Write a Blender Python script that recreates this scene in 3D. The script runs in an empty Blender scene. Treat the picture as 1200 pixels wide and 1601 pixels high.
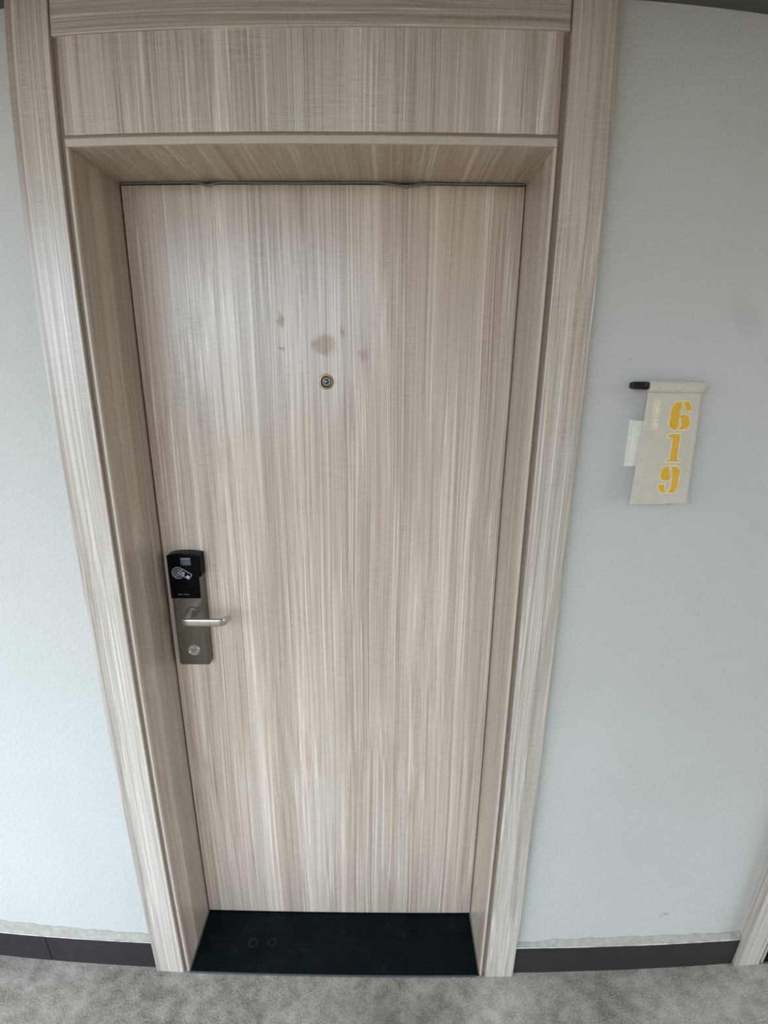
import bpy, bmesh, math, random
from mathutils import Vector, Matrix

random.seed(7)
scene = bpy.context.scene
COL = scene.collection

# ------------------------------------------------------------------ camera
cam_data = bpy.data.cameras.new('camera')
cam = bpy.data.objects.new('camera', cam_data)
COL.objects.link(cam)
scene.camera = cam
# right, forward, up axes of the ultra-wide phone lens (barrel distortion kept as a lens polynomial)
RM = ((0.99997, 0.00084, -0.00800), (0.00134, 0.96307, 0.26926), (0.00793, -0.26926, 0.96304))
right = Vector((RM[0][0], RM[1][0], RM[2][0]))
fwd = Vector((RM[0][1], RM[1][1], RM[2][1]))
up = Vector((RM[0][2], RM[1][2], RM[2][2]))
cam.matrix_world = Matrix(((right.x, up.x, -fwd.x, 0.12756), (right.y, up.y, -fwd.y, -0.92651),
                           (right.z, up.z, -fwd.z, 1.59970), (0, 0, 0, 1)))
cam_data.type = 'PANO'
cam_data.panorama_type = 'FISHEYE_LENS_POLYNOMIAL'
cam_data.sensor_fit = 'VERTICAL'
cam_data.sensor_width = 12.0
cam_data.sensor_height = 16.01
cam_data.fisheye_fov = math.pi
cam_data.fisheye_polynomial_k0 = 0.0
cam_data.fisheye_polynomial_k1 = -1.35057e-1
cam_data.fisheye_polynomial_k2 = 0.20928e-2
cam_data.fisheye_polynomial_k3 = 0.45252e-3
cam_data.fisheye_polynomial_k4 = -0.27034e-4
cam_data.clip_start = 0.01

# ------------------------------------------------------------------ world: overcast daylight
world = bpy.data.worlds.new('overcast_sky')
scene.world = world
world.use_nodes = True
wn = world.node_tree
wn.nodes.clear()
w_out = wn.nodes.new('ShaderNodeOutputWorld')
w_bg = wn.nodes.new('ShaderNodeBackground')
w_tc = wn.nodes.new('ShaderNodeTexCoord')
w_sep = wn.nodes.new('ShaderNodeSeparateXYZ')
w_map = wn.nodes.new('ShaderNodeMapRange')
w_map.inputs['From Min'].default_value = -0.06
w_map.inputs['From Max'].default_value = 0.06
w_mix = wn.nodes.new('ShaderNodeMix')
w_mix.data_type = 'RGBA'
w_mix.inputs['A'].default_value = (0.16, 0.155, 0.14, 1)      # town below the horizon
w_mix.inputs['B'].default_value = (0.765, 0.918, 1.095, 1)      # pale overcast sky
wn.links.new(w_tc.outputs['Generated'], w_sep.inputs[0])
wn.links.new(w_sep.outputs['Z'], w_map.inputs['Value'])
wn.links.new(w_map.outputs['Result'], w_mix.inputs['Factor'])
wn.links.new(w_mix.outputs['Result'], w_bg.inputs['Color'])
w_bg.inputs['Strength'].default_value = 5.8
wn.links.new(w_bg.outputs[0], w_out.inputs[0])

vs = scene.view_settings
vs.view_transform = 'Standard'
vs.look = 'None'
vs.exposure = 0.0
vs.gamma = 1.0
vs.use_curve_mapping = False


# ------------------------------------------------------------------ material helpers
class NT:
    def __init__(self, name):
        self.m = bpy.data.materials.new(name)
        self.m.use_nodes = True
        self.t = self.m.node_tree
        self.t.nodes.clear()
        self.out = self.n('ShaderNodeOutputMaterial')
        self.b = self.n('ShaderNodeBsdfPrincipled')
        self.t.links.new(self.b.outputs[0], self.out.inputs[0])

    def n(self, kind, **kw):
        x = self.t.nodes.new(kind)
        for k, v in kw.items():
            setattr(x, k, v)
        return x

    def put(self, sock, v):
        if hasattr(v, 'is_output') or isinstance(v, bpy.types.NodeSocket):
            self.t.links.new(v, sock)
        else:
            sock.default_value = v

    def set(self, **kw):
        for k, v in kw.items():
            self.put(self.b.inputs[k.replace('_', ' ')], v)

    def obj(self):
        return self.n('ShaderNodeTexCoord').outputs['Object']

    def vmul(self, v, s):
        x = self.n('ShaderNodeVectorMath', operation='MULTIPLY')
        self.put(x.inputs[0], v)
        x.inputs[1].default_value = s
        return x.outputs[0]

    def vadd(self, v, s):
        x = self.n('ShaderNodeVectorMath', operation='ADD')
        self.put(x.inputs[0], v)
        self.put(x.inputs[1], s)
        return x.outputs[0]

    def noise(self, v, scale=1.0, detail=3.0, rough=0.5, dist=0.0, color=False):
        x = self.n('ShaderNodeTexNoise')
        self.put(x.inputs['Vector'], v)
        x.inputs['Scale'].default_value = scale
        x.inputs['Detail'].default_value = detail
        x.inputs['Roughness'].default_value = rough
        x.inputs['Distortion'].default_value = dist
        return x.outputs['Color' if color else 'Fac']

    def math(self, op, a, b=0.0, c=None, clamp=False):
        x = self.n('ShaderNodeMath', operation=op, use_clamp=clamp)
        self.put(x.inputs[0], a)
        self.put(x.inputs[1], b)
        if c is not None:
            self.put(x.inputs[2], c)
        return x.outputs[0]

    def rng(self, v, a, b, c=0.0, d=1.0):
        x = self.n('ShaderNodeMapRange')
        self.put(x.inputs['Value'], v)
        for k, val in zip(('From Min', 'From Max', 'To Min', 'To Max'), (a, b, c, d)):
            x.inputs[k].default_value = val
        return x.outputs['Result']

    def mix(self, f, a, b, mode='MIX'):
        x = self.n('ShaderNodeMix', data_type='RGBA', blend_type=mode)
        self.put(x.inputs['Factor'], f)
        self.put(x.inputs['A'], a if not isinstance(a, tuple) else (*a, 1))
        self.put(x.inputs['B'], b if not isinstance(b, tuple) else (*b, 1))
        return x.outputs['Result']

    def ramp(self, f, stops):
        x = self.n('ShaderNodeValToRGB')
        e = x.color_ramp.elements
        while len(e) < len(stops):
            e.new(0.5)
        for i, (p, c) in enumerate(stops):
            e[i].position = p
            e[i].color = (*c, 1)
        self.put(x.inputs[0], f)
        return x.outputs['Color']

    def bump(self, h, strength=0.2, dist=0.001):
        x = self.n('ShaderNodeBump')
        self.put(x.inputs['Height'], h)
        x.inputs['Strength'].default_value = strength
        x.inputs['Distance'].default_value = dist
        self.t.links.new(x.outputs[0], self.b.inputs['Normal'])

    def spot(self, co, c, r, soft=0.35):
        """1 inside an ellipsoid at c with radii r, 0 outside"""
        v = self.vadd(co, tuple(-k for k in c))
        v = self.vmul(v, tuple(1.0 / k for k in r))
        x = self.n('ShaderNodeVectorMath', operation='LENGTH')
        self.put(x.inputs[0], v)
        return self.rng(x.outputs['Value'], 1.0, 1.0 - soft)


def plain(name, col, rough=0.5, metal=0.0, vary=0.08, scale=60.0, **kw):
    t = NT(name)
    n = t.noise(t.obj(), scale, 4, 0.6)
    dark = tuple(c * (1 - vary) for c in col)
    light = tuple(min(1, c * (1 + vary)) for c in col)
    t.set(Base_Color=t.mix(n, dark, light), Roughness=t.rng(n, 0.3, 0.7, rough * 0.9, min(1, rough * 1.1)), Metallic=metal)
    for k, v in kw.items():
        t.put(t.b.inputs[k.replace('_', ' ')], v)
    return t.m


def wood(name, axis, off=(0, 0, 0), tint=(1, 1, 1), rough=0.28, stains=()):
    """washed grey-oak laminate with the grain along one axis and a fine cross weave"""
    t = NT(name)
    co = t.vadd(t.obj(), off)
    k = {'x': 0, 'y': 1, 'z': 2}[axis]

    def st(across, along):
        s = [across] * 3
        s[k] = along
        return tuple(s)
    # slow wander of the grain so that lines lean and close into cathedrals
    w = t.noise(t.vmul(co, st(5.0, 1.1)), 1.0, 1, 0.5, color=True)
    w = t.vadd(w, (-0.5, -0.5, -0.5))
    amp = [0.028] * 3
    amp[k] = 0.0
    p = t.vadd(co, t.vmul(w, tuple(amp)))
    broad = t.noise(t.vmul(p, st(15.0, 0.30)), 1.0, 1, 0.5)
    band = t.noise(t.vmul(p, st(75.0, 0.45)), 1.0, 2, 0.6)
    fine = t.noise(t.vmul(p, st(330.0, 1.0)), 1.0, 1, 0.6)
    hair = t.noise(t.vmul(p, st(760.0, 6.0)), 1.0, 1, 0.6)
    weave = t.noise(t.vmul(co, st(26.0, 560.0)), 1.0, 1, 0.7)
    wmask = t.rng(t.noise(t.vmul(co, (9, 9, 9)), 1.0, 1), 0.42, 0.62)
    v = t.math('MULTIPLY', t.math('SUBTRACT', broad, 0.5), 0.60)
    v = t.math('ADD', v, t.math('MULTIPLY', t.math('SUBTRACT', band, 0.5), 0.62))
    v = t.math('ADD', v, t.math('MULTIPLY', t.math('SUBTRACT', fine, 0.5), 0.85))
    v = t.math('ADD', v, t.math('MULTIPLY', t.math('SUBTRACT', hair, 0.5), 0.45))
    wv = t.math('MULTIPLY', t.math('SUBTRACT', weave, 0.5), t.math('MULTIPLY', wmask, 0.45))
    v = t.math('ADD', v, wv)
    v = t.math('ADD', v, 0.5, clamp=True)

    def c(r, g, b):
        return (r * tint[0], g * tint[1], b * tint[2])
    col = t.ramp(v, [(0.0, c(.235, .188, .152)), (0.30, c(.375, .314, .264)), (0.52, c(.490, .424, .364)),
                     (0.72, c(.600, .538, .474)), (1.0, c(.770, .722, .654))])
    pink = t.rng(t.noise(t.vmul(p, st(9.0, 0.5)), 1.0, 1), 0.40, 0.66)
    col = t.mix(t.math('MULTIPLY', pink, 0.35), col, t.mix(1.0, col, (1.0, .93, .91), 'MULTIPLY'))
    streak = t.rng(t.math('ADD', fine, t.math('MULTIPLY', band, 0.5)), 0.88, 1.0)
    col = t.mix(t.math('MULTIPLY', streak, 0.45), col, c(.80, .75, .67))
    r = t.rng(v, 0.2, 0.8, rough + 0.05, rough - 0.03)
    if stains:
        tot = None
        wn_ = t.noise(co, 55.0, 2, 0.6, color=True)
        for (sc, sr) in stains:
            wob = t.vadd(t.vmul(t.vadd(wn_, (-.5, -.5, -.5)), (.03, 0, .03)), t.obj())
            s = t.spot(wob, sc, sr)
            tot = s if tot is None else t.math('MAXIMUM', tot, s)
        col = t.mix(t.math('MULTIPLY', tot, 0.55), col, t.mix(1.0, col, (.82, .75, .72), 'MULTIPLY'))
        r = t.math('ADD', r, t.math('MULTIPLY', tot, 0.25))
    t.set(Base_Color=col, Roughness=r, Specular_IOR_Level=0.75)
    h = t.math('ADD', t.math('MULTIPLY', fine, 0.5), t.math('ADD', t.math('MULTIPLY', hair, 0.35), t.math('MULTIPLY', wv, 1.2)))
    t.bump(h, 0.25, 0.0006)
    return t.m


# ------------------------------------------------------------------ mesh helpers
def box(bm, x0, x1, y0, y1, z0, z1, bev=0.0, seg=2):
    vs_ = [bm.verts.new((x, y, z)) for x in (x0, x1) for y in (y0, y1) for z in (z0, z1)]
    f = [(0, 1, 3, 2), (4, 6, 7, 5), (0, 4, 5, 1), (2, 3, 7, 6), (0, 2, 6, 4), (1, 5, 7, 3)]
    fs = [bm.faces.new([vs_[i] for i in q]) for q in f]
    if bev > 0:
        es = list({e for fc in fs for e in fc.edges})
        bmesh.ops.bevel(bm, geom=es, offset=bev, segments=seg, profile=0.5, affect='EDGES')
    return bm


def prism_y(bm, pts, y0, y1, bev=0.0):
    """outline in (x, z) extruded from y0 (front) to y1 (back)"""
    a = [bm.verts.new((x, y0, z)) for x, z in pts]
    b = [bm.verts.new((x, y1, z)) for x, z in pts]
    n = len(pts)
    f0 = bm.faces.new(a)
    bm.faces.new(b[::-1])
    for i in range(n):
        j = (i + 1) % n
        bm.faces.new((a[i], b[i], b[j], a[j]))
    bmesh.ops.recalc_face_normals(bm, faces=bm.faces[:])
    if bev > 0:
        bmesh.ops.bevel(bm, geom=list(f0.edges), offset=bev, segments=2, profile=0.5, affect='EDGES')
    return bm


def lathe_y(bm, cx, cz, prof, n=40):
    """profile list of (radius, y) turned about the y axis through (cx, cz)"""
    rings = []
    for r, y in prof:
        if r < 1e-6:
            rings.append([bm.verts.new((cx, y, cz))])
        else:
            rings.append([bm.verts.new((cx + r * math.cos(2 * math.pi * i / n), y, cz + r * math.sin(2 * math.pi * i / n))) for i in range(n)])
    for a, b in zip(rings, rings[1:]):
        for i in range(n):
            j = (i + 1) % n
            if len(a) == 1 and len(b) == 1:
                continue
            if len(a) == 1:
                bm.faces.new((a[0], b[i], b[j]))
            elif len(b) == 1:
                bm.faces.new((a[i], b[0], a[j]))
            else:
                bm.faces.new((a[i], b[i], b[j], a[j]))
    bmesh.ops.recalc_face_normals(bm, faces=bm.faces[:])
    return bm


def sweep(bm, path, prof, closed_ends=True):
    """sweep a closed 2D profile (u, v) along a path of points with given frames (pos, u axis, v axis)"""
    rings = []
    for pos, ua, va, s in path:
        rings.append([bm.verts.new(pos + ua * (u * s) + va * (v * s)) for u, v in prof])
    n = len(prof)
    for a, b in zip(rings, rings[1:]):
        for i in range(n):
            j = (i + 1) % n
            bm.faces.new((a[i], b[i], b[j], a[j]))
    if closed_ends:
        bm.faces.new(rings[0][::-1])
        bm.faces.new(rings[-1])
    bmesh.ops.recalc_face_normals(bm, faces=bm.faces[:])
    return bm


def smooth_loop(pts, n=4, corner=35):
    """closed Catmull-Rom through pts, keeping sharp corners"""
    out = []
    m = len(pts)
    P = [Vector((a, b, 0)) for a, b in pts]
    sharp = []
    for i in range(m):
        d1 = (P[i] - P[i - 1]).normalized()
        d2 = (P[(i + 1) % m] - P[i]).normalized()
        sharp.append(d1.angle(d2) > math.radians(corner) if d1.length and d2.length else True)
    for i in range(m):
        p1, p2 = P[i], P[(i + 1) % m]
        p0 = P[i - 1] if not sharp[i] else p1 - (p2 - p1)
        p3 = P[(i + 2) % m] if not sharp[(i + 1) % m] else p2 + (p2 - p1)
        for k in range(n):
            t = k / n
            q = 0.5 * ((2 * p1) + (p2 - p0) * t + (2 * p0 - 5 * p1 + 4 * p2 - p3) * t * t + (3 * p1 - p0 - 3 * p2 + p3) * t ** 3)
            out.append((q.x, q.y))
    return out


def offset_loop(pts, d):
    m = len(pts)
    area = sum(pts[i][0] * pts[(i + 1) % m][1] - pts[(i + 1) % m][0] * pts[i][1] for i in range(m))
    sg = 1 if area > 0 else -1
    out = []
    for i in range(m):
        a, b, c = Vector(pts[i - 1]), Vector(pts[i]), Vector(pts[(i + 1) % m])
        e1 = (b - a).normalized()
        e2 = (c - b).normalized()
        n1 = Vector((e1.y, -e1.x))
        n2 = Vector((e2.y, -e2.x))
        nn = (n1 + n2)
        if nn.length < 1e-6:
            nn = n1
        nn.normalize()
        kk = min(1.6, 1.0 / max(0.4, nn.dot(n1)))
        q = b + nn * d * sg * kk
        out.append((q.x, q.y))
    return out


def root(name, loc, label=None, cat=None, kind=None, group=None):
    o = bpy.data.objects.new(name, None)
    o.empty_display_size = 0.05
    o.location = loc
    COL.objects.link(o)
    return tag(o, label, cat, kind, group)


def tag(o, label=None, cat=None, kind=None, group=None):
    if label:
        o['label'] = label
    if cat:
        o['category'] = cat
    if kind:
        o['kind'] = kind
    if group:
        o['group'] = group
    return o


def world_loc(o):
    v = Vector((0, 0, 0))
    while o is not None:
        v += o.location
        o = o.parent
    return v


def obj(name, bm, mat, parent=None, loc=None, smooth=False, label=None):
    """bm is in world metres; the object's own origin is at its parent (or at loc)"""
    base = world_loc(parent) if parent is not None else Vector(loc or (0, 0, 0))
    bmesh.ops.recalc_face_normals(bm, faces=bm.faces[:])
    bmesh.ops.translate(bm, verts=bm.verts[:], vec=-base)
    me = bpy.data.meshes.new(name)
    bm.to_mesh(me)
    bm.free()
    me.materials.append(mat)
    if smooth:
        for p in me.polygons:
            p.use_smooth = True
        try:
            me.set_sharp_from_angle(angle=math.radians(38))
        except Exception:
            pass
    o = bpy.data.objects.new(name, me)
    COL.objects.link(o)
    if parent is not None:
        o.parent = parent
    elif loc is not None:
        o.location = loc
    if label:
        o['label'] = label
    return o


def B():
    return bmesh.new()


def copy_tree(o, parent=None):
    c = o.copy()
    COL.objects.link(c)
    c.parent = parent
    for ch in list(o.children):
        copy_tree(ch, c)
    return c


# ------------------------------------------------------------------ materials
def make_wall_mat():
    t = NT('painted_plaster')
    co = t.obj()
    big = t.noise(co, 1.7, 4, 0.55)
    col = t.mix(t.rng(big, 0.3, 0.7), (.490, .476, .436), (.535, .520, .482))
    # a dull repainted patch and a grey scuff, both marks on the paint itself
    patch = t.spot(t.vadd(co, t.vmul(t.vadd(t.noise(co, 9, 3, 0.6, color=True), (-.5, -.5, -.5)), (.10, 0, .10))), (.795, .024, 1.715), (.045, .2, .040), 0.6)
    col = t.mix(t.math('MULTIPLY', patch, 0.35), col, (.40, .395, .365))
    sc = t.vadd(co, t.vmul(t.vadd(t.noise(co, 60, 3, 0.6, color=True), (-.5, -.5, -.5)), (.02, 0, .02)))
    scuff = t.spot(sc, (.905, .024, .206), (.014, .1, .007), 0.5)
    scuff2 = t.spot(sc, (.893, .024, .199), (.006, .1, .006), 0.6)
    col = t.mix(t.math('MULTIPLY', t.math('MAXIMUM', scuff, scuff2), 0.6), col, (.27, .28, .28))
    vor = t.n('ShaderNodeTexVoronoi')
    t.put(vor.inputs['Vector'], co)
    vor.inputs['Scale'].default_value = 11.0
    speck = t.rng(vor.outputs['Distance'], 0.022, 0.014)
    col = t.mix(t.math('MULTIPLY', speck, 0.55), col, (.22, .21, .20))
    f1 = t.noise(co, 210, 3, 0.6)
    f2 = t.noise(co, 85, 2, 0.5)
    t.set(Base_Color=col, Roughness=0.62, Specular_IOR_Level=0.35)
    t.bump(t.math('ADD', t.math('MULTIPLY', f1, 0.6), f2), 0.42, 0.0035)
    return t.m


def make_floor_mat():
    t = NT('worn_concrete')
    co = t.obj()
    n1 = t.noise(co, 3.2, 5, 0.6)
    n2 = t.noise(co, 26, 5, 0.65)
    n3 = t.noise(co, 240, 3, 0.7)
    v = t.math('ADD', t.math('MULTIPLY', n1, 0.32), t.math('ADD', t.math('MULTIPLY', n2, 0.28), t.math('MULTIPLY', n3, 0.50)))
    col = t.ramp(v, [(0.40, (.075, .064, .048)), (0.49, (.180, .157, .124)), (0.57, (.300, .266, .218)), (0.70, (.47, .43, .365))])
    # damp dark stain in front of the sill
    wob = t.vadd(co, t.vmul(t.vadd(t.noise(co, 7, 4, 0.65, color=True), (-.5, -.5, -.5)), (.30, .16, 0)))
    damp = t.spot(wob, (.16, -.10, 0), (.24, .15, 1.0), 0.9)
    col = t.mix(t.math('MULTIPLY', damp, 0.62), col, t.mix(1.0, col, (.40, .39, .36), 'MULTIPLY'))
    vor = t.n('ShaderNodeTexVoronoi')
    t.put(vor.inputs['Vector'], co)
    vor.inputs['Scale'].default_value = 16.0
    col = t.mix(t.math('MULTIPLY', t.rng(vor.outputs['Distance'], 0.04, 0.02), 0.7), col, (.62, .60, .55))
    t.set(Base_Color=col, Roughness=t.rng(n2, 0.3, 0.7, 0.62, 0.85), Specular_IOR_Level=0.35)
    t.bump(t.math('ADD', n3, t.math('MULTIPLY', n2, 0.7)), 0.4, 0.002)
    return t.m


def make_mortar_mat():
    t = NT('bare_cement')
    co = t.obj()
    n = t.noise(co, 70, 4, 0.65)
    t.set(Base_Color=t.ramp(n, [(0.3, (.300, .275, .225)), (0.55, (.365, .340, .285)), (0.75, (.44, .415, .36))]), Roughness=0.8)
    t.bump(n, 0.4, 0.002)
    return t.m


def make_steel_mat(name='brushed_nickel', lo=(.165, .152, .130), hi=(.225, .208, .180)):
    t = NT(name)
    co = t.obj()
    n = t.noise(t.vmul(co, (900, 900, 14)), 1.0, 2, 0.6)
    m = t.noise(co, 24, 3, 0.6)
    t.set(Base_Color=t.mix(n, lo, hi), Metallic=1.0,
          Roughness=t.math('ADD', t.rng(n, 0.3, 0.7, 0.24, 0.36), t.rng(m, 0.3, 0.7, -0.03, 0.05)))
    t.bump(n, 0.06, 0.0004)
    return t.m


def make_cloth_mat():
    t = NT('cream_canvas')
    co = t.obj()
    a = t.n('ShaderNodeTexWave', wave_type='BANDS', bands_direction='X')
    t.put(a.inputs['Vector'], co)
    a.inputs['Scale'].default_value = 260
    b = t.n('ShaderNodeTexWave', wave_type='BANDS', bands_direction='Z')
    t.put(b.inputs['Vector'], co)
    b.inputs['Scale'].default_value = 260
    h = t.math('ADD', a.outputs['Fac'], b.outputs['Fac'])
    n = t.noise(co, 35, 4, 0.6)
    n2 = t.noise(co, 500, 2, 0.6)
    col = t.mix(t.rng(n, 0.3, 0.7), (.555, .492, .400), (.620, .556, .462))
    col = t.mix(t.math('MULTIPLY', n2, 0.25), col, (.40, .36, .30))
    vor = t.n('ShaderNodeTexVoronoi')
    t.put(vor.inputs['Vector'], co)
    vor.inputs['Scale'].default_value = 34.0
    col = t.mix(t.math('MULTIPLY', t.rng(vor.outputs['Distance'], 0.055, 0.035), 0.35), col, (.28, .25, .21))
    t.set(Base_Color=col, Roughness=0.9, Specular_IOR_Level=0.2)
    t.bump(h, 0.25, 0.0004)
    return t.m


def make_threshold_mat():
    t = NT('black_stone')
    co = t.obj()
    n = t.noise(co, 12, 4, 0.6)
    d = t.noise(co, 160, 3, 0.7)
    col = t.mix(t.rng(n, 0.35, 0.7), (.0016, .0040, .0048), (.0045, .0085, .0100))
    # two faint dried drip rings
    for cx, cy in ((-.245, .082), (-.190, .085)):
        v = t.vmul(t.vadd(co, (-cx, -cy, 0)), (1, 1, 0))
        ln = t.n('ShaderNodeVectorMath', operation='LENGTH')
        t.put(ln.inputs[0], v)
        ring = t.math('SUBTRACT', 1.0, t.math('MULTIPLY', t.math('ABSOLUTE', t.math('SUBTRACT', ln.outputs['Value'], .011)), 330.0), clamp=True)
        col = t.mix(t.math('MULTIPLY', ring, 0.35), col, (.05, .06, .065))
    dust = t.rng(d, 0.66, 0.76)
    col = t.mix(t.math('MULTIPLY', dust, 0.4), col, (.06, .065, .065))
    t.set(Base_Color=col, Roughness=t.rng(n, 0.3, 0.7, 0.20, 0.30), Specular_IOR_Level=0.08)
    return t.m


DOOR_Y = 0.1715
M = {}
M['wall'] = make_wall_mat()
M['floor'] = make_floor_mat()
M['mortar'] = make_mortar_mat()
M['steel'] = make_steel_mat()
M['satin'] = make_steel_mat('satin_nickel', (.50, .48, .44), (.62, .60, .55))
M['canvas'] = make_cloth_mat()
M['stone'] = make_threshold_mat()
Y = DOOR_Y
M['door_wood'] = wood('door_laminate', 'z', (0.3, 0.1, 0.2), tint=(1.08, 1.015, .945), stains=(
    ((-.002, Y, 1.663), (.030, .05, .024)), ((-.094, Y, 1.712), (.009, .05, .019)), ((.037, Y, 1.690), (.007, .05, .012)),
    ((.081, Y, 1.641), (.010, .05, .014)), ((-.095, Y, 1.655), (.006, .05, .006))))
M['casing_wood'] = wood('casing_laminate', 'z', (3.1, 0.7, 1.4), tint=(.96, .96, .94))
M['casing_wood_b'] = wood('casing_laminate_second_board', 'z', (8.4, 2.7, 0.3), tint=(.96, .96, .94))
M['transom_wood'] = wood('transom_laminate', 'z', (5.3, 1.9, 0.8), tint=(1.02, 1.02, 1.0))
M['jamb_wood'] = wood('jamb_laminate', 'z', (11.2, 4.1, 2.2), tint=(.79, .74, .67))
M['head_wood'] = wood('head_laminate', 'y', (2.2, 6.3, 4.9), tint=(.96, .92, .86))
M['beam_wood'] = wood('beam_laminate', 'x', (1.2, 9.3, 7.9), tint=(.90, .89, .89))
M['edge'] = plain('brown_edge_band', (.26, .195, .14), 0.5, vary=0.15, scale=90)
M['edge_light'] = plain('pale_edge_band', (.47, .40, .33), 0.45, vary=0.10, scale=90)
M['base'] = plain('dark_brown_tile', (.030, .025, .0255), 0.45, vary=0.25, scale=26, Specular_IOR_Level=0.2)
M['ceil'] = plain('ceiling_paint', (.52, .49, .42), 0.8)
M['outer'] = plain('parapet_paint', (.70, .63, .52), 0.75)
M['black'] = plain('black_gloss_plastic', (.002, .002, .0025), 0.20, vary=0.3, Specular_IOR_Level=0.06)
M['black_matte'] = plain('black_satin_plastic', (.006, .006, .007), 0.42, vary=0.2, Specular_IOR_Level=0.25)
M['print'] = plain('pale_print', (.50, .52, .60), 0.6)
M['print_dim'] = plain('grey_print', (.12, .12, .125), 0.5)
M['window_blue'] = plain('smoked_indicator_window', (.030, .040, .055), 0.12)
M['window_grey'] = plain('grey_indicator', (.13, .14, .15), 0.3)
M['brass'] = plain('aged_brass', (.34, .25, .13), 0.38, metal=1.0, vary=0.2, scale=300)
M['lens'] = plain('peephole_glass', (.03, .05, .06), 0.04, Specular_IOR_Level=1.0)
M['seal'] = plain('grey_rubber', (.15, .155, .135), 0.55)
M['grime'] = plain('grimy_joint', (.10, .092, .078), 0.8, vary=0.3)
M['sill_edge'] = plain('stone_edge_glint', (.055, .066, .072), 0.4, vary=0.3)  # bevel's reflection put into a lighter stone colour
M['gap'] = plain('dark_gap', (.015, .012, .012), 0.8)
M['plastic_white'] = plain('white_plastic', (.70, .675, .57), 0.35, vary=0.04)
M['gold'] = plain('gold_ink', (.66, .375, .026), 0.42, vary=0.16, scale=120)
M['pale_gold'] = plain('pale_gold_ink', (.92, .80, .48), 0.42, vary=0.06)
M['logo'] = plain('pale_foil', (.88, .82, .52), 0.35, vary=0.10, scale=700)
M['white_line'] = plain('white_filler', (.74, .73, .70), 0.7, vary=0.1)

# ------------------------------------------------------------------ setting
WY = 0.024            # face of the plastered wall; the casing stands proud of it at y = 0
CEIL = 2.24
OX = 1.635            # spacing to the neighbouring door

# wall with two door openings
bm = B()
o1, o2 = (-.462, .462), (OX - .462, OX + .462)
ZO = 2.16
prism_y(bm, [(-4.0, -.02), (o1[0], -.02), (o1[0], ZO), (o1[1], ZO), (o1[1], -.02), (o2[0], -.02), (o2[0], ZO), (o2[1], ZO), (o2[1], -.02),
             (3.0, -.02), (3.0, 2.5), (-4.0, 2.5)], WY, WY + .24)
tag(obj('wall_back', bm, M['wall']), 'pale grey plastered corridor wall around the door', kind='structure')

bm = B()
box(bm, -4.0, 3.0, -1.95, .50, -.12, 0)
tag(obj('floor', bm, M['floor']), 'worn grey concrete corridor floor', kind='structure')

bm = B()
box(bm, -4.0, 3.0, -1.70, .30, CEIL, CEIL + .16)
tag(obj('ceiling', bm, M['ceil']), 'painted corridor ceiling slab', kind='structure')

# open side of the corridor, behind the camera: parapet and an added sky-blocking pier
bm = B()
box(bm, -4.0, 3.0, -1.95, -1.80, 0, .36)
tag(obj('wall_parapet', bm, M['outer']), 'low parapet on the open side of the corridor', kind='structure')
bm = B()
box(bm, .05, 3.0, -1.98, -1.69, 0, CEIL + .16)
tag(obj('wall_sky_blocker', bm, M['outer']), 'unseen pier added on the open side to block sky light', kind='structure')


# dark box with the ceiling's shade put into its colour, above the door casings
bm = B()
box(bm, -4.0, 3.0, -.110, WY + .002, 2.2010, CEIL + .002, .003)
M['cove'] = plain('painted_ceiling_shade', (.085, .078, .064), 0.7, vary=0.15, scale=20)
tag(obj('ceiling_shade_strip', bm, M['cove']), 'added dark strip painting the shade under the ceiling above the doors', kind='structure')


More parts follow.
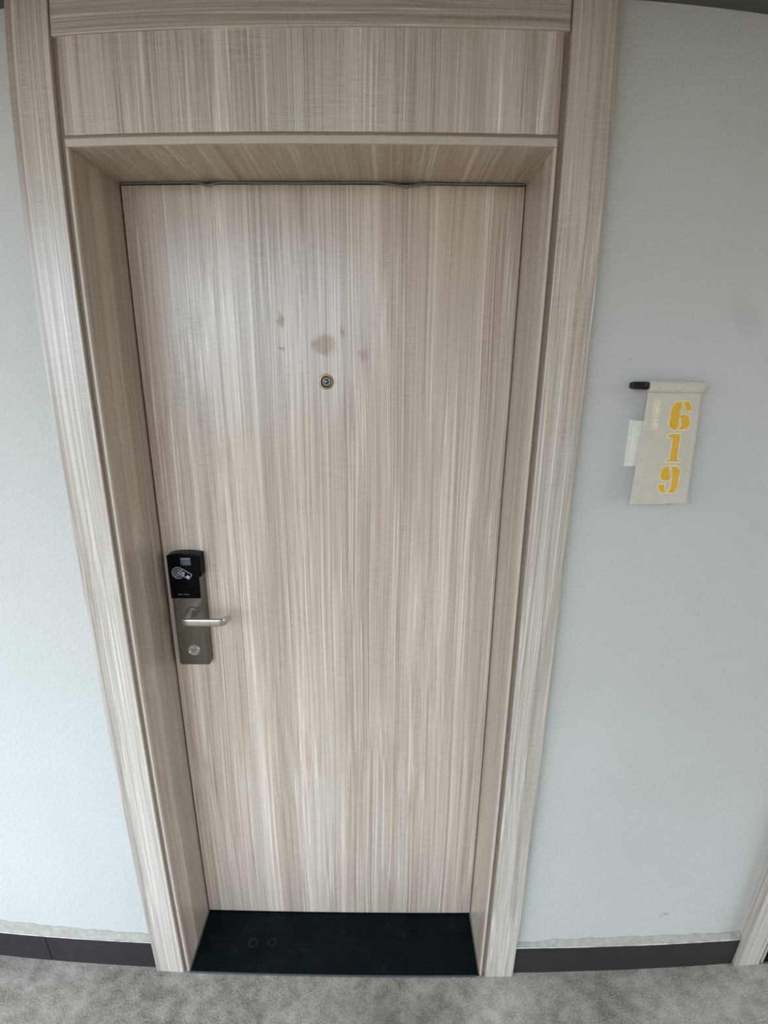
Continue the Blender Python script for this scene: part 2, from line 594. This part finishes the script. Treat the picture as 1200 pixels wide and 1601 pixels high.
# skirting: dark tiles with a rough cement fillet on top
def skirting(name, x0, x1, joints, tops, label):
    r = root(name, ((x0 + x1) / 2, WY, 0), label, kind='structure')
    xs = [x0] + list(joints) + [x1]
    for a, b in zip(xs, xs[1:]):
        g = 0.0008
        obj('tile', box(B(), a + g, b - g, .010, WY + .002, -.004, .1005, 0.0015), M['base'], r)
    # fillet: sloping band, ragged upper edge
    bm_ = B()
    n = max(12, int((x1 - x0) / .008))
    lo, mid, hi, bk, bb = [], [], [], [], []
    ph = random.random() * 10
    for i in range(n + 1):
        x = x0 + (x1 - x0) * i / n
        z = tops[0][1]
        for (xa, za), (xb, zb) in zip(tops, tops[1:]):
            if xa <= x <= xb:
                z = za + (zb - za) * (x - xa) / (xb - xa)
        z += .0016 * math.sin(x * 61 + ph) + .0012 * math.sin(x * 143 + ph) + random.uniform(-.0009, .0009)
        jit = random.uniform(-.0006, .0006)
        lo.append(bm_.verts.new((x, .0125 + jit, .1003)))
        mid.append(bm_.verts.new((x, .0165 + random.uniform(-.0008, .0008), .1003 + (z - .1003) * .5)))
        hi.append(bm_.verts.new((x, WY - .0018, z)))
        bk.append(bm_.verts.new((x, WY + .003, z + .0006)))
        bb.append(bm_.verts.new((x, WY + .003, .1003)))
    rows = [lo, mid, hi, bk, bb, lo]
    for p_, q_ in zip(rows, rows[1:]):
        for i in range(n):
            bm_.faces.new((p_[i], p_[i + 1], q_[i + 1], q_[i]))
    bm_.faces.new([rw[0] for rw in rows[:5]])
    bm_.faces.new([rw[n] for rw in rows[:5]][::-1])
    obj('cement_fillet', bm_, M['mortar'], r, smooth=True, label='rough beige cement fillet above the tile')
    # white filler line smeared along the tile's top edge
    bm_ = B()
    path = []
    prof = [(.0010 * math.cos(k * math.pi / 4), .0009 * math.sin(k * math.pi / 4)) for k in range(8)]
    m_ = max(10, int((x1 - x0) / .02))
    for i in range(m_ + 1):
        x = x0 + .002 + (x1 - x0 - .004) * i / m_
        path.append((Vector((x, .0112, .1010)), Vector((0, 1, 0)), Vector((0, 0, 1)), random.uniform(.6, 1.35)))
    sweep(bm_, path, prof)
    obj('filler_line', bm_, M['white_line'], r, smooth=True)
    return r


skirting('baseboard_left', -4.0, -.4975, (-3.807, -3.207, -2.607, -2.007, -1.407, -.807), [(-4.0, .134), (-.94, .134), (-.73, .126), (-.49, .117)],
         'dark brown tile skirting left of the door')
skirting('baseboard_right', .4965, 1.1375, (), [(.49, .106), (.54, .108), (.60, .114), (.81, .119), (1.14, .116)],
         'dark brown tile skirting between the two doors')

# ------------------------------------------------------------------ door frame (trim_1)
JX = .405             # inner face of the jambs
CI, CO = .4205, .4965  # casing edges
SOF = 1.970           # underside of the head jamb
PB, PT = 1.9885, 2.137


def door_frame(name, ox, label):
    r = root(name, (ox, 0, 0), label, kind='structure')
    for s in (-1, 1):
        a, b = sorted((s * CI, s * CO))
        obj('casing', box(B(), ox + a, ox + b, 0, WY + .004, 0, 2.2000, .0012), M['casing_wood' if s < 0 else 'casing_wood_b'], r)
    for s in (-1, 1):
        # jamb: deep board, with a pale front lip and a brown recessed edge beside the casing
        a, b = sorted((s * JX, s * (CI + .03)))
        j = obj('jamb', box(B(), ox + a, ox + b, .013, .26, 0, SOF + .02, .0005), M['jamb_wood'], r)
        a, b = sorted((s * JX, s * (JX + .0055)))
        obj('jamb_lip', box(B(), ox + a, ox + b, .003, .0135, 0, SOF, .002), M['edge_light'], j)
        a, b = sorted((s * (JX + .0055), s * (CI + .004)))
        obj('edge_strip', box(B(), ox + a, ox + b, .0105, .014, 0, PT + .004, 0), M['edge'], j, label='brown edge band in the groove beside the casing')
    h = obj('head_jamb', box(B(), ox - JX - .0055, ox + JX + .0055, .008, .26, SOF, SOF + .0145, .0005), M['head_wood'], r)
    obj('head_lip', box(B(), ox - JX - .0055, ox + JX + .0055, .003, .0085, SOF, SOF + .0125, .0018), M['edge_light'], h)
    obj('edge_strip', box(B(), ox - JX - .0055, ox + JX + .0055, .0095, .05, SOF + .0140, PB + .001), M['edge'], h)
    obj('transom_panel', box(B(), ox - JX - .0055, ox + JX + .0055, .006, .10, PB, PT + .006, .0014), M['transom_wood'], r)
    obj('header_beam', box(B(), ox - CI + .0012, ox + CI - .0012, .0025, .10, PT, 2.2000, .0025), M['beam_wood'], r)
    # rebate closing the gap behind the leaf
    for s in (-1, 1):
        a, b = sorted((s * (JX - .015), s * (JX + .002)))
        obj('door_stop', box(B(), ox + a, ox + b, DOOR_Y + .046, .26, 0, SOF), M['gap'], r)
    obj('door_stop', box(B(), ox - JX, ox + JX, DOOR_Y + .046, .26, SOF - .02, SOF + .002), M['gap'], r)
    # grey rubber seal that has slipped out of the head joint and sags in two places
    prof = [(.0022 * math.cos(k * math.pi / 4), .0022 * math.sin(k * math.pi / 4)) for k in range(8)]
    path = []
    n = 160
    for i in range(n + 1):
        x = -JX + .004 + (2 * JX - .008) * i / n
        z = SOF - .0025 + .0006 * math.sin(x * 17)
        y = DOOR_Y - .0035
        for c_, w_, d_ in ((-.226, .020, .0060), (.163, .040, .0068), (-.02, .10, .0010)):
            g = math.exp(-((x - c_) / w_) ** 2 * 1.6)
            z -= d_ * g
            y -= .004 * g * (d_ / .006)
        path.append((Vector((ox + x, y, z)), Vector((0, 1, 0)), Vector((0, 0, 1)), 1.0))
    obj('rubber_seal', sweep(B(), path, prof), M['seal'], r, smooth=True, label='sagging grey rubber seal strip above the door')
    # threshold
    t_ = obj('threshold', box(B(), ox - JX + .001, ox + JX - .001, .0035, .26, -.01, .0035, .0012), M['stone'], r, label='polished black stone door sill')
    obj('sill_edge', box(B(), ox - JX + .001, ox + JX - .012, -.0005, .0040, -.01, .0030, .0010), M['sill_edge'], t_)
    for s in (-1, 1):
        a, b = sorted((s * (JX + .001), s * (JX - .0035)))
        obj('sill_joint', box(B(), ox + a, ox + b, .006, DOOR_Y, .001, .0060, .0010), M['grime'], t_)
    return r


frame = door_frame('trim_1', 0.0, 'grey oak laminate door frame with deep jambs and transom panel')
frame2 = copy_tree(frame)
frame2.name = 'trim_2'
frame2.location = (OX, 0, 0)
frame2['label'] = 'neighbouring door frame at the right edge of the view'

# ------------------------------------------------------------------ door leaf, lock and peephole
door = obj('door_1', box(B(), -JX + .0030, JX - .0018, DOOR_Y, DOOR_Y + .045, .0075, SOF - .0045, .0012), M['door_wood'])
tag(door, 'closed grey oak laminate door with card lock and peephole', kind='structure')
door2 = obj('door_2', box(B(), OX - JX + .0030, OX + JX - .0018, DOOR_Y, DOOR_Y + .045, .0075, SOF - .0045, .0012), M['door_wood'])
tag(door2, 'closed neighbouring door beyond the right edge of the view', kind='structure')

# peephole
pk = obj('peephole', lathe_y(B(), 0, 1.588, [(.0105, DOOR_Y + .004), (.0162, DOOR_Y + .004), (.0162, DOOR_Y - .0006), (.0150, DOOR_Y - .0022), (.0128, DOOR_Y - .0026),
                                             (.0112, DOOR_Y - .0016), (.0105, DOOR_Y + .004)], 48), M['brass'], door, smooth=True, label='round brass peephole')
obj('barrel', lathe_y(B(), 0, 1.588, [(.0111, DOOR_Y + .0035), (.0111, DOOR_Y - .0012), (.0086, DOOR_Y - .0006), (.0080, DOOR_Y + .0030), (0, DOOR_Y + .0035)], 48), M['black_matte'], pk, smooth=True)
obj('glass', lathe_y(B(), 0, 1.588, [(.0084, DOOR_Y + .0030)] + [(.0084 * math.cos(a * math.pi / 16), DOOR_Y + .0030 - .0052 * math.sin(a * math.pi / 16)) for a in range(1, 8)] + [(0, DOOR_Y - .0022)], 32),
    M['lens'], pk, smooth=True)

# card lock
LF = DOOR_Y - .025     # front of the lock plate
XL, XR = -.3815, -.3060
ZB, ZT = .8965, 1.1905
plate = B()
# plate outline in plan: flat front with a chamfered right side
pl = [(XL, DOOR_Y), (XL, LF + .003), (XL + .003, LF), (XR - .004, LF), (XR, LF + .006), (XR + .001, DOOR_Y)]
zs = [ZB, ZB + .004, ZT - .012]
rings = []
for z in zs:
    ins = .0025 if z == ZB else 0.0
    rings.append([plate.verts.new((min(max(x, XL + ins), XR + .001 - ins), y + (ins if y < LF + .004 else 0), z)) for x, y in pl])
for a, b in zip(rings, rings[1:]):
    for i in range(len(pl)):
        j = (i + 1) % len(pl)
        plate.faces.new((a[i], a[j], b[j], b[i]))
plate.faces.new(rings[0])
plate.faces.new(rings[-1][::-1])
lock = obj('door_lock', plate, M['steel'], door, label='brushed nickel lock plate with black card reader')

# black cap with arched top, wrapping the right side down to a notch, and the glossy reader panel
arch = [(XL - .0005, 1.1890), (XL + .004, 1.1912), (XL + .014, 1.1934), (XL + .028, 1.1950), (XL + .042, 1.1953), (XL + .058, 1.1945), (XR - .003, 1.1928), (XR + .002, 1.1915)]
cap_pts = [(XL - .0005, 1.080)] + arch + [(XR + .002, 1.1400), (XR - .0005, 1.1365), (XR - .0052, 1.1350), (XR - .0052, 1.0818), (XR - .0075, 1.080)]
cap = obj('card_reader', prism_y(B(), cap_pts, LF - .0035, DOOR_Y, .0022), M['black'], lock, label='glossy black card reader panel')
obj('indicator_window', box(B(), -.3495, -.3255, LF - .0040, LF - .003, 1.1660, 1.1850, .0002), M['window_blue'], lock)
obj('indicator_bar', box(B(), -.3490, -.3260, LF - .0043, LF - .003, 1.1800, 1.1845, .0002), M['window_grey'], lock)
obj('indicator_bar', box(B(), -.3490, -.3265, LF - .0043, LF - .003, 1.1730, 1.1738, .0001), M['window_grey'], lock)


def annulus(bm_, cx, cz, r0, r1, y0, y1, a0=0.0, a1=2 * math.pi, n=40):
    full = abs(a1 - a0 - 2 * math.pi) < 1e-6
    cols = []
    m_ = n if full else n + 1
    for i in range(m_):
        a = a0 + (a1 - a0) * i / n
        c_, s_ = math.cos(a), math.sin(a)
        cols.append([bm_.verts.new((cx + r * c_, y, cz + r * s_)) for r, y in ((r0, y1), (r0, y0), (r1, y0), (r1, y1))])
    for i in range(n if full else n):
        a, b = cols[i], cols[(i + 1) % m_]
        for k in range(4):
            l = (k + 1) % 4
            bm_.faces.new((a[k], b[k], b[l], a[l]))
    if not full:
        bm_.faces.new(cols[0])
        bm_.faces.new(cols[-1][::-1])
    return bm_


def bar2d(bm_, p, q, w, y0, y1):
    d = Vector((q[0] - p[0], q[1] - p[1])).normalized()
    n_ = Vector((-d.y, d.x)) * w / 2
    pts = [(p[0] + n_.x, p[1] + n_.y), (q[0] + n_.x, q[1] + n_.y), (q[0] - n_.x, q[1] - n_.y), (p[0] - n_.x, p[1] - n_.y)]
    prism_y(bm_, pts, y0, y1)


ICX, ICZ = -.3580, 1.1470
iy0, iy1 = LF - .0040, LF - .0030
ic = B()
for r0, r1, a0, a1 in ((.0136, .0145, .62, 2 * math.pi - .50), (.0093, .0100, .62, 2 * math.pi - .62),
                       (.0055, .0061, .5, 2 * math.pi - .8), (.0006, .0020, .0, 2 * math.pi)):
    annulus(ic, ICX, ICZ, r0, r1, iy0, iy1, a0, a1)
# the card, a tilted rounded rectangle in outline with a stripe and a chip
cdir = Vector((.83, -.56)).normalized()
cnor = Vector((.56, .83)).normalized()
c0 = Vector((-.3405, 1.1435))
hl, hw = .0128, .0072
cs = [c0 + cdir * sx * hl + cnor * sy * hw for sx, sy in ((-1, -1), (1, -1), (1, 1), (-1, 1))]
for i in range(4):
    bar2d(ic, tuple(cs[i]), tuple(cs[(i + 1) % 4]), .0010, iy0, iy1)
for k, (u0, u1) in zip((-.004, -.001, .002), ((-.010, -.001), (-.010, -.002), (-.009, -.003))):
    bar2d(ic, tuple(c0 + cdir * u0 + cnor * k), tuple(c0 + cdir * u1 + cnor * k), .0013, iy0, iy1)
ch = c0 + cdir * .0075 - cnor * .0028
bar2d(ic, tuple(ch - cdir * .0032), tuple(ch + cdir * .0032), .0058, iy0, iy1)
obj('card_symbol', ic, M['print'], lock, label='white printed tap-card symbol')
tx = B()
x = -.3640
for k, wd in enumerate((.0028, .0022, .0026, .0024, 0, .0020, .0026, .0022, .0024, .0026)):
    if wd:
        box(tx, x, x + wd - .0006, iy0, iy1, 1.0900, 1.0924)
    x += .0028
obj('small_print', tx, M['print_dim'], lock)

# lever handle: rose, neck and a bar with a returned end
hx, hz = -.3350, 1.0450
lev = B()
lathe_y(lev, hx, hz, [(0, LF - .003), (.0074, LF - .003), (.0068, LF - .044), (0, LF - .044)], 32)
obj('rose', lathe_y(B(), hx, hz, [(0, LF + .001), (.0125, LF + .001), (.0125, LF - .0022), (.0108, LF - .0038), (.0078, LF - .0040), (0, LF - .0040)], 40), M['steel'], lock, smooth=True, label='dark nickel collar of the lever')
prof = []
pw, phh, rr = .0050, .0096, .0042      # half depth, half height, corner radius
for cx_, cz_, a_ in ((pw - rr, phh - rr, 0), (-pw + rr, phh - rr, 90), (-pw + rr, -phh + rr, 180), (pw - rr, -phh + rr, 270)):
    for k in range(5):
        a = math.radians(a_ + k * 22.5)
        prof.append((cx_ + rr * math.cos(a), cz_ + rr * math.sin(a)))
yb = LF - .049
zl = 1.0420
path = [(Vector((hx - .0085, yb + .010, zl)), Vector((-.75, -.66, 0)), Vector((0, 0, 1)), .72),
        (Vector((hx - .0060, yb + .0045, zl)), Vector((-.5, -.87, 0)), Vector((0, 0, 1)), .92),
        (Vector((hx + .0000, yb + .0008, zl)), Vector((-.15, -.99, 0)), Vector((0, 0, 1)), 1.0),
        (Vector((hx + .010, yb, zl)), Vector((0, -1, 0)), Vector((0, 0, 1)), 1.0),
        (Vector((hx + .078, yb, zl)), Vector((0, -1, 0)), Vector((0, 0, 1)), 1.0)]
for k in range(1, 7):
    a = math.radians(k * 12.5)
    path.append((Vector((hx + .078 + .014 * math.sin(a), yb + .014 * (1 - math.cos(a)), zl)), Vector((math.sin(a), -math.cos(a), 0)), Vector((0, 0, 1)), 1.0))
a = math.radians(75)
e = path[-1][0]
path.append((e + Vector((math.cos(a), math.sin(a), 0)) * .016, Vector((math.sin(a), -math.cos(a), 0)), Vector((0, 0, 1)), .98))
sweep(lev, path, prof)
obj('lever_handle', lev, M['satin'], lock, smooth=True, label='satin nickel lever handle with returned end')

# key cylinder with a round embossed cover
kc = B()
KX, KZ = -.3415, .9390
lathe_y(kc, KX, KZ, [(0, LF + .002), (.0150, LF + .002), (.0150, LF - .0010), (.0138, LF - .0022), (.0122, LF - .0022), (.0115, LF - .0012), (0, LF - .0012)], 40)
obj('key_cylinder', kc, M['satin'], lock, smooth=True, label='round key cylinder cover')
em = B()
for a_, b_ in (((-.007, .004), (.002, .002)), ((-.002, .003), (.006, -.001)), ((.002, .001), (.007, .004)), ((-.003, -.004), (.003, -.006)), ((0, .001), (-.004, -.004))):
    bar2d(em, (KX + a_[0], KZ + a_[1]), (KX + b_[0], KZ + b_[1]), .0016, LF - .0019, LF - .0010)
obj('cylinder_embossing', em, M['steel'], lock)

# ------------------------------------------------------------------ room number flag
CY = .002              # plane of the cloth
FX0, FX1 = .6158, .7200
FZ0, FZ1 = 1.3600, 1.5960


def cloth_edges(z):
    t_ = (FZ1 - z) / (FZ1 - FZ0)
    l_ = FX0 - .0002 - .0060 * max(0, (t_ - .55) / .45) ** 1.4 + .0012 * math.sin(t_ * 7)
    r_ = FX1 + .0066 * max(0, (t_ - .5) / .5) ** 1.5 - .0010 * math.sin(t_ * 9)
    return l_, r_


def cloth_y(x, z):
    u = (x - FX0) / (FX1 - FX0)
    t_ = (FZ1 - z) / (FZ1 - FZ0)
    y = CY + .0011 * math.sin(u * 5.0 + t_ * 2.5) * min(1, t_ * 4) - .0035 * t_ * t_
    y += .0030 * math.exp(-((u - 1.0) / .10) ** 2) * math.exp(-((t_ - .17) / .06) ** 2)
    return y


flag = root('room_number_flag', (.668, WY, FZ0), 'cream canvas flag with gold number 619 hanging beside the door', 'sign')
bm = B()
NX, NZ = 26, 110
hemz = 1.5750
grid = []
for j in range(NZ + 1):
    z = FZ1 - (FZ1 - FZ0) * j / NZ
    l_, r_ = cloth_edges(z)
    row = []
    for i in range(NX + 1):
        u = i / NX
        x_ = l_ + (r_ - l_) * u
        z_ = z
        if i == 0 and z < hemz:
            x_ += (.0009 if j % 2 else -.0009)
        if i == NX and z < hemz:
            x_ += (.0005 if j % 2 else -.0005)
        if j == NZ:
            z_ += (.0010 if i % 2 else -.0010) + .0030 * u
        y_ = cloth_y(x_, z)
        row.append(bm.verts.new((x_, y_, z_)))
    grid.append(row)
for j in range(NZ):
    for i in range(NX):
        bm.faces.new((grid[j][i], grid[j][i + 1], grid[j + 1][i + 1], grid[j + 1][i]))
banner = obj('canvas', bm, M['canvas'], flag, smooth=True)
sm = banner.modifiers.new('thickness', 'SOLIDIFY')
sm.thickness = .0011
sm.offset = 0
# sleeve at the top, folded over the rod: a flattened tube with a stitched ridge below
bm = B()
n = 20
path = []
prof = []
for k in range(20):
    a = 2 * math.pi * k / 20
    prof.append((.0052 * math.cos(a), .0108 * math.sin(a) * (1.0 if math.sin(a) > 0 else 1.0)))
for i in range(n + 1):
    x = FX0 + .0004 + (FX1 - FX0 - .0002) * i / n
    path.append((Vector((x, CY + .0002, 1.5858 + .0003 * math.sin(i * 1.3))), Vector((0, 1, 0)), Vector((0, 0, 1)), 1.0 + .02 * math.sin(i * 2.1)))
obj('rod_sleeve', sweep(bm, path, prof), M['canvas'], flag, smooth=True)
prof = [(.0007 * math.cos(k * math.pi / 3), .0006 * math.sin(k * math.pi / 3)) for k in range(6)]
path = []
for i in range(n + 1):
    x = FX0 + .0006 + (FX1 - FX0 - .0010) * i / n
    path.append((Vector((x, cloth_y(x, hemz) - .0012, hemz - .0006)), Vector((0, 1, 0)), Vector((0, 0, 1)), 1.0))
obj('hem_seam', sweep(B(), path, prof), M['canvas'], flag, smooth=True)
# black wall bracket and the rod that carries the sleeve
rod = B()
box(rod, .5880, .6130, CY - .0062, CY + .0062, 1.5800, 1.5940, .0010)
box(rod, .6128, .7150, CY - .0030, CY + .0030, 1.5815, 1.5925, .0006)
br = obj('bracket', rod, M['black_matte'], flag, label='black bracket holding the flag')
obj('bracket_foot', box(B(), .5905, .6040, CY + .005, WY, 1.5815, 1.5925, .0008), M['black_matte'], br)
obj('clip_spring', sweep(B(), [(Vector((.6085 + .0018 * math.cos(a), CY - .0064, 1.5882 + .0026 * math.sin(a))), Vector((math.cos(a), 0, math.sin(a))), Vector((0, 1, 0)), 1.0)
                               for a in [k * math.pi / 9 for k in range(0, 13)]], [(.0006 * math.cos(k * math.pi / 3), .0006 * math.sin(k * math.pi / 3)) for k in range(6)]),
    M['steel'], br)

NUM = {
    'six': [
        [(0.682, 1.5591), (0.674, 1.5581), (0.6676, 1.5527), (0.6647, 1.5421), (0.6644, 1.5278), (0.6643, 1.5189), (0.667, 1.5117), (0.6723, 1.5073), (0.6789, 1.5065), (0.6813, 1.5097), (0.6788, 1.5137), (0.6774, 1.5209), (0.6769, 1.5316), (0.6773, 1.544), (0.6788, 1.5511), (0.6832, 1.5556)],
        [(0.6857, 1.5592), (0.693, 1.5593), (0.699, 1.5558), (0.7014, 1.5496), (0.7019, 1.5422), (0.6913, 1.5421), (0.6892, 1.5512), (0.6863, 1.5556)],
        [(0.6811, 1.5316), (0.6852, 1.5349), (0.6944, 1.535), (0.7006, 1.531), (0.7028, 1.523), (0.7025, 1.514), (0.6979, 1.5085), (0.6863, 1.5066), (0.6835, 1.5093), (0.6863, 1.512), (0.6866, 1.521), (0.6854, 1.5281)]],
    'one': [[(0.6649, 1.4958), (0.6728, 1.4985), (0.689, 1.499), (0.6891, 1.4948), (0.6891, 1.4506), (0.695, 1.4494), (0.6955, 1.446), (0.6692, 1.4461), (0.6697, 1.4495), (0.6754, 1.4505), (0.6755, 1.4874), (0.6719, 1.4925), (0.6655, 1.4924)]],
    'nine': [
        [(0.6764, 1.4374), (0.669, 1.4364), (0.6632, 1.4316), (0.6617, 1.4232), (0.662, 1.4155), (0.6656, 1.4108), (0.6744, 1.409), (0.6817, 1.41), (0.6817, 1.4129), (0.6764, 1.4138), (0.6746, 1.4195), (0.6749, 1.4289), (0.678, 1.4327)],
        [(0.6819, 1.4375), (0.6905, 1.4366), (0.6968, 1.4329), (0.6992, 1.4273), (0.6994, 1.4121), (0.6992, 1.3987), (0.6966, 1.3891), (0.6916, 1.3852), (0.6822, 1.3841), (0.6808, 1.387), (0.6849, 1.3909), (0.6855, 1.4044), (0.6845, 1.4215), (0.6837, 1.4299), (0.6807, 1.4337)],
        [(0.6614, 1.4012), (0.6728, 1.4014), (0.6736, 1.3928), (0.6782, 1.3851), (0.6695, 1.3859), (0.6633, 1.3898), (0.6611, 1.3955)]],
}


def sheet(bm_, pts, lift, thick):
    n_ = len(pts)
    a = [bm_.verts.new((x_, cloth_y(x_, z_) - lift - thick, z_)) for x_, z_ in pts]
    b = [bm_.verts.new((x_, cloth_y(x_, z_) - lift, z_)) for x_, z_ in pts]
    f = bm_.faces.new(a)
    for i in range(n_):
        j = (i + 1) % n_
        bm_.faces.new((a[i], b[i], b[j], a[j]))
    bmesh.ops.triangulate(bm_, faces=[f])


for word, strokes in NUM.items():
    fill, edge = B(), B()
    for st_ in strokes:
        lp = smooth_loop(st_, 4)
        sheet(fill, offset_loop(lp, -.0001), .0011, .0003)
        sheet(edge, offset_loop(lp, .0011), .0006, .0003)
    d_ = obj('numeral', fill, M['gold'], flag, label='gold stencil numeral ' + word)
    obj('numeral_outline', edge, M['pale_gold'], d_)

# foil emblem and a line of tiny illegible lettering running down the flag
lg = B()


def fbar(p, q, w, lift=.0008):
    d = Vector((q[0] - p[0], q[1] - p[1]))
    if d.length < 1e-7:
        return
    d.normalize()
    n_ = Vector((-d.y, d.x)) * w / 2
    sheet(lg, [(p[0] + n_.x, p[1] + n_.y), (q[0] + n_.x, q[1] + n_.y), (q[0] - n_.x, q[1] - n_.y), (p[0] - n_.x, p[1] - n_.y)], lift, .0002)


ex0, ex1, ez0, ez1 = .6305, .6410, 1.5495, 1.5610
for p, q in (((ex0, ez0), (ex1, ez0)), ((ex1, ez0), (ex1, ez1)), ((ex1, ez1), (ex0, ez1)), ((ex0, ez1), (ex0, ez0))):
    fbar(p, q, .0011)
for (cx_, cz_, r_, a0, a1) in ((.6340, 1.5568, .0021, 0, 5.2), (.6383, 1.5562, .0019, 1.2, 6.0), (.6345, 1.5525, .0020, 2.0, 7.2), (.6384, 1.5522, .0017, 3.0, 8.0)):
    prev = None
    for k in range(11):
        a = a0 + (a1 - a0) * k / 10
        cur = (cx_ + r_ * math.cos(a), cz_ + r_ * math.sin(a))
        if prev:
            fbar(prev, cur, .0009, .0009)
        prev = cur
fbar((.6432, 1.5612), (.6424, 1.5594), .0012)
fbar((.6308, 1.5480), (.6322, 1.5072), .0010)
rnd = random.Random(4)
z = 1.5468
while z > 1.5085:
    hgt = rnd.choice((.0024, .0030, .0034))
    t_ = (1.547 - z) / .04
    xa, xb = .6342 + .0010 * t_, .6432 + .0008 * t_
    fbar((xa, z), (xb, z - .0003), .0008)
    if rnd.random() < .7:
        fbar((xa, z - hgt * .5), (xb, z - hgt * .55), .0007)
    k = rnd.random()
    if k < .4:
        fbar((xb, z), (xb, z - hgt * .6), .0008)
    if k > .3:
        fbar((xa, z), (xa, z - hgt * .6), .0008)
    z -= hgt
obj('foil_emblem', lg, M['logo'], flag, label='pale gold emblem and tiny lettering')

# ------------------------------------------------------------------ white bell push / switch box behind the flag
sw = root('switch_box', (.640, WY, 1.433), 'white plastic switch box half hidden behind the canvas flag', 'switch')
obj('back_plate', box(B(), .6000, .6800, .0170, WY + .001, 1.4320, 1.5240, .0018), M['plastic_white'], sw, smooth=True)
obj('cover', box(B(), .6024, .6776, .0085, .0164, 1.4340, 1.5220, .0022), M['plastic_white'], sw, smooth=True)
obj('rocker', box(B(), .6220, .6580, .0070, .0100, 1.4520, 1.5040, .0012), M['plastic_white'], sw, smooth=True)
